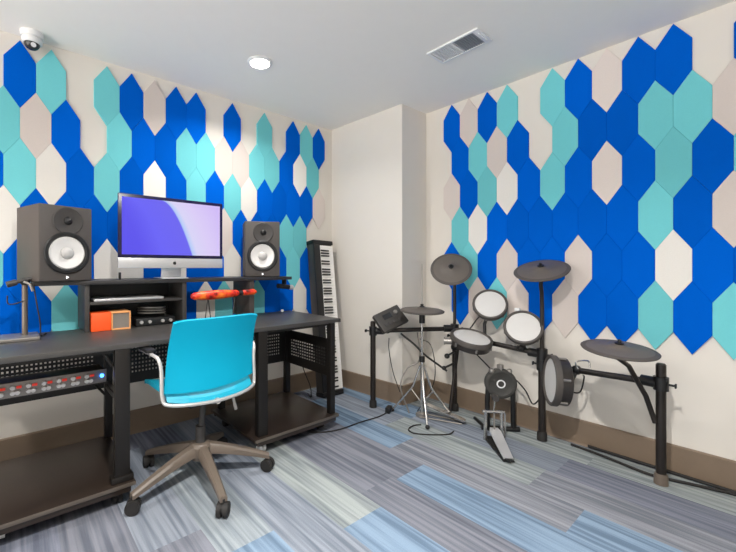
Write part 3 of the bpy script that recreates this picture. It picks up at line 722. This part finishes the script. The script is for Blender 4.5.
# sound module tilted on the first crossbar
mc = dep(391, 318, 3.10)
t = thing('drum_sound_module', mc, 'black drum sound module tilted on the left end of the rack', 'drum module')
RM = Matrix.Rotation(YAW-PI/2+.15, 3, 'Z') @ Matrix.Rotation(.95, 3, 'X') @ Matrix.Rotation(.42, 3, 'Z')
def mbox(b, lo, hi, bev=0):
    for v in b.box(lo, hi, bev): v.co = RM @ v.co + mc
part('case', 'keyboard_body', t, lambda b: mbox(b, (-.125, -.085, -.04), (.125, .085, 0), .008))
part('display', 'dome_dark', t, lambda b: mbox(b, (-.06, .005, .0003), (.02, .05, .003), .001), 'small dark display')
for i in range(4):
    part('pad_button', 'dark_grey', t, lambda b: mbox(b, (-.085+i*.043, -.052, .0003), (-.052+i*.043, -.022, .005), .002))
part('dial', 'steel', t, lambda b: b.lathe([(.018, 0), (.016, .012), (0, .012)], RM @ V((.065, .03, .0003))+mc, RM @ V((0, 0, 1)), 18), 'grey dial')
part('mount', 'black_plastic', t, lambda b: (b.tube([RM @ V((0, 0, -.034))+mc, RM @ V((0, 0, -.06))+mc, Z(P1.lerp(P2, .18), .668)], .012, 10), b.sphere(Z(P1.lerp(P2, .18), .650), .03)))

# hi-hat stand and hi-hat pad
HB = V((-.452, -1.126, 0)); HC = Z(HB, .842)
HC = dep(422, 309, 2.98)
cymbal(HC, .170, V((0, 0, .985))+TOCAM(HC)*.07+RT*.02, 'hi hat pad lying flat on its chrome stand beside the sound module', None)
hx = V((HC.x, HC.y, 0))
t = thing('hi_hat_stand', hx, 'chrome hi hat stand with pedal and folding legs on the carpet', 'hi-hat stand')
part('pole', 'chrome', t, lambda b: (b.cyl(Z(hx, .03), Z(hx, .46), .0125), b.cyl(Z(hx, .45), Z(hx, .80), .0085)))
part('pull_rod', 'steel', t, lambda b: b.cyl(Z(hx, .79), Z(hx, 1.20), .0032, n=8))
part('seat_cup', 'black_plastic', t, lambda b: b.cyl(Z(hx, .735), Z(hx, .80), .022))
part('clutch', 'black_plastic', t, lambda b: b.cyl(Z(hx, .86), Z(hx, .885), .012))
part('collar', 'black_plastic', t, lambda b: b.cyl(Z(hx, .43), Z(hx, .475), .021))
for a in (math.radians(115), math.radians(225), math.radians(305)):
    d = V((math.cos(a), math.sin(a), 0))
    lg = part('leg', 'chrome', t, lambda b: (b.tube([Z(hx, .40)+d*.014, Z(hx, .23)+d*.07, Z(hx, .016)+d*.235], .0085, 8), b.tube([Z(hx, .12)+d*.014, Z(hx, .205)+d*.082], .006, 8)))
    part('rubber_foot', 'black_rubber', lg, lambda b: b.sphere(Z(hx, .016)+d*.235, .016))
fd = V((.25, -.97, 0)).normalized()
fd = (V((-.285, -1.43, 0))-hx).normalized(); fs = V((-fd.y, fd.x, 0))
def footboard(b, o, d, s_, L_, w0, w1, z0, z1, th=.010):
    A = []
    for f, w, z in [(0, w0, z0), (.5, (w0+w1)/2*1.05, z0+(z1-z0)*.5), (.88, w1, z0+(z1-z0)*.88), (1, w1*.7, z1)]:
        p = o+d*(L_*f)
        A.append([b.bm.verts.new(p+s_*(w*q)+V((0, 0, z+h))) for q, h in [(-1, 0), (1, 0), (1, th), (-1, th)]])
    for a, c in zip(A, A[1:]):
        for k in range(4): b.bm.faces.new((a[k], a[(k+1) % 4], c[(k+1) % 4], c[k]))
    b.bm.faces.new(A[0]); b.bm.faces.new(A[-1])
part('footboard', 'chrome', t, lambda b: footboard(b, hx+fd*.02, fd, fs, .30, .028, .034, .10, .02))
part('base_plate', 'steel', t, lambda b: (b.tube([Z(hx, .01)-fd*.01+fs*.04, Z(hx, .008)+fd*.30+fs*.03], .006, 8), b.tube([Z(hx, .01)-fd*.01-fs*.04, Z(hx, .008)+fd*.30-fs*.03], .006, 8), b.box(Z(hx, .002)-V((.035, .035, 0)), Z(hx, .03)+V((.035, .035, 0)), .004)))

# kick pad on its tower
kd = (V((-.61, -1.866, 0))-V((-.33, -1.60, 0))).normalized(); ks = V((-kd.y, kd.x, 0))
kc = dep(501, 384, 2.70)
t = thing('kick_pad', V((kc.x, kc.y, 0)), 'round dark kick drum pad on a two legged tower behind the foot pedal', 'kick drum pad')
kn = (kd*1.0+TOCAM(kc)*.3).normalized()
part('pad', 'kick_pad', t, lambda b: b.lathe([(.105, -.04), (.108, -.006), (.100, .002), (.084, .003), (.080, .0), (0, .001)], kc, kn, 44), 'dark round striking pad')
part('centre_mark', 'vent_grey', t, lambda b: b.lathe([(.021, .0012), (.030, .0012), (.030, .0035), (.021, .0035)], kc, kn, 28), 'pale ring at the pad centre')
for s_ in (-1, 1):
    lg = part('leg', 'black_plastic', t, lambda b: b.tube([kc-kn*.022+ks*(.082*s_), Z(kc, .20)-kn*.022+ks*(.088*s_), Z(kc, .022)-kn*.02+ks*(.088*s_)], .017, 10))
part('base_bar', 'black_plastic', t, lambda b: (b.tube([Z(kc, .018)-kn*.02-ks*.13, Z(kc, .018)-kn*.02+ks*.13], .017, 10), b.tube([Z(kc, .016)-kn*.02-ks*.10, Z(kc, .016)-kn*.20-ks*.14], .012, 8), b.tube([Z(kc, .016)-kn*.02+ks*.10, Z(kc, .016)-kn*.20+ks*.14], .012, 8)))
part('bracket', 'steel', t, lambda b: (b.box(kc+V((-.018, -.018, .095))-kn*.02, kc+V((.018, .018, .135))-kn*.02, .004), b.sphere(kc+ks*.06+V((0, 0, .088))-kn*.015, .02), b.sphere(kc-ks*.06+V((0, 0, .088))-kn*.015, .02)))

# kick pedal
heel = V((-.612, -1.86, 0)); toe = heel-kd*.30
t = thing('kick_pedal', (heel+toe)/2, 'silver kick drum foot pedal on the carpet in front of the round kick pad', 'foot pedal')
part('base_plate', 'black_plastic', t, lambda b: footboard(b, heel, -kd, ks, .34, .032, .05, .002, .002, .008))
part('footboard', 'aluminium', t, lambda b: footboard(b, heel-kd*.01, -kd, ks, .265, .028, .036, .014, .085))
part('heel_plate', 'black_plastic', t, lambda b: b.box(heel+V((-.02, -.02, .0105)), heel+V((.02, .02, .02)), .003))
fp_ = heel-kd*.28
for s_ in (-1, 1):
    part('frame_post', 'chrome', t, lambda b: b.tube([Z(fp_, .008)+ks*(.055*s_), Z(fp_, .205)+ks*(.05*s_)], .011, 10))
part('axle', 'chrome', t, lambda b: b.tube([Z(fp_, .20)+ks*.07, Z(fp_, .20)-ks*.07], .010, 10))
bt = part('beater', 'chrome', t, lambda b: b.tube([Z(fp_, .20), Z(fp_, .305)+kd*.035], .0045, 8))
part('beater_head', 'dark_grey', bt, lambda b: b.tube([Z(fp_, .305)+kd*.055, Z(fp_, .305)+kd*.008], .021, 16), 'round beater head')
part('chain', 'steel', t, lambda b: b.tube([Z(fp_, .192)+kd*.012, heel-kd*.262+V((0, 0, .090))], .006, 8))
part('spring', 'chrome', t, lambda b: b.tube([Z(fp_, .03)+ks*.075, Z(fp_, .19)+ks*.072], .007, 8))

# ------------------------------------------------------------------ cables
def cable(pts, r, label, mtl='black_rubber', name='cable', k=6):
    mb = MB(); mb.tube(spline(pts, k), r, 8); return tag(mb.build(name, mtl), label, 'cable')
cable([(-1.30, -.78, .006), (-1.227, -.84, .006), (-1.10, -.885, .006), (-.895, -.889, .006), (-.72, -.905, .006), (-.60, -.895, .006), (-.55, -.90, .006)], .0045, 'thin dark cable along the carpet from the desk to the hi hat stand')
mb = MB(); mb.box((-.60, -.905, .0005), (-.52, -.865, .045), .006, rot=Matrix.Rotation(.4, 3, 'Z')); tag(mb.build('power_adapter', 'black_plastic'), 'small black power adapter on the carpet by the rack post beside the wall', 'power adapter')
cable([(-.575, -1.206, .008), (-.63, -1.18, .006), (-.71, -1.195, .006), (-.735, -1.25, .006), (-.70, -1.31, .006), (-.63, -1.375, .006), (-.556, -1.425, .006), (-.49, -1.42, .006)], .0045, 'looped dark cable lying on the blue carpet below the hi hat stand')
cable([(-.93, -.245, .64), (-.96, -.235, .43), (-.91, -.25, .26), (-.865, -.26, .10), (-.85, -.22, .006), (-.80, -.10, .006)][0:1] and [(-1.09, -.23, .60), (-.99, -.22, .46), (-.93, -.23, .27), (-.87, -.25, .11), (-.85, -.23, .006), (-.80, -.12, .006)], .004, 'thin black cord hanging behind the right end of the desk')
cable([Z(P1.lerp(P2, .35), .62), dep(415, 345, 3.02), dep(425, 355, 2.98), dep(440, 366, 2.95), dep(447, 371, 2.93)], .008, 'thick black cable drooping from the rack bar beside the hi hat pole')
cable([dep(389, 338, 3.1), dep(389, 350, 3.1), dep(393, 372, 3.12), dep(400, 392, 3.1)], .0035, 'thin black lead hanging below the drum sound module')
cable([(-.022, -2.10, .012), (-.026, -2.4, .012), (-.03, -2.75, .012), (-.03, -3.4, .012)], .009, 'black cable running along the foot of the drum wall')
cable([(-.075, -2.02, .010), (-.10, -2.2, .010), (-.145, -2.40, .010), (-.13, -2.50, .010), (-.075, -2.66, .010), (-.05, -2.8, .010), (-.055, -3.3, .010)], .008, 'black cable bending round the foot of the right rack post')
cable([hx+V((.05, .08, .006)), hx+V((.14, .02, .16)), hx+V((.12, -.04, .34)), hx+V((.09, -.02, .55)), hx+V((.04, .05, .60))], .0035, 'thin black lead climbing beside the hi hat pole')
cable([hx+V((-.03, .10, .006)), hx+V((-.05, .17, .20)), hx+V((.02, .16, .34)), hx+V((.08, .08, .42)), Z(P1.lerp(P2, .55), .635)], .006, 'grey lead looping from the rack bar to the foot of the hi hat stand', 'steel')

cable([cs-ns.normalized()*.06+V((0, 0, -.02)), dep(484, 362, 2.78), dep(495, 372, 2.78), dep(512, 377, 2.74), dep(525, 390, 2.68), dep(533, 404, 2.62), Z(P3, .30)], .005, 'thin black lead looping over the kick pad from the snare to the centre post')
cable([ct-n_t.normalized()*.09, dep(478, 318, 2.95), dep(468, 330, 3.05), Z(P2, .62)+V((0, 0, .03))], .005, 'black lead running from the upper tom pad to the rack')
cable([cf-n_f.normalized()*.10+V((0, 0, -.06)), dep(580, 392, 2.36), dep(584, 378, 2.33), Z(P3.lerp(P4, .40), .50)], .0045, 'black lead hanging behind the sideways floor tom pad')

# ------------------------------------------------------------------ added fill light from the world, end wall left out to admit it
w = bpy.data.worlds.new('world'); S.world = w; w.use_nodes = True
nt = w.node_tree; bg = nt.nodes['Background']
tc = nt.nodes.new('ShaderNodeTexCoord'); sp = nt.nodes.new('ShaderNodeSeparateXYZ'); nt.links.new(tc.outputs['Generated'], sp.inputs[0])
rp = nt.nodes.new('ShaderNodeValToRGB'); cr = rp.color_ramp     # bright lower half added to lift the ceiling and upper walls, dim above
cr.elements[0].position = .47; cr.elements[0].color = (1, .955, .91, 1)
cr.elements[1].position = .53; cr.elements[1].color = (.07, .07, .07, 1)
mp = nt.nodes.new('ShaderNodeMapRange'); mp.inputs['From Min'].default_value = -1; mp.inputs['From Max'].default_value = 1
nt.links.new(sp.outputs[2], mp.inputs['Value']); nt.links.new(mp.outputs[0], rp.inputs[0]); nt.links.new(rp.outputs[0], bg.inputs[0])
bg.inputs[1].default_value = 5.0
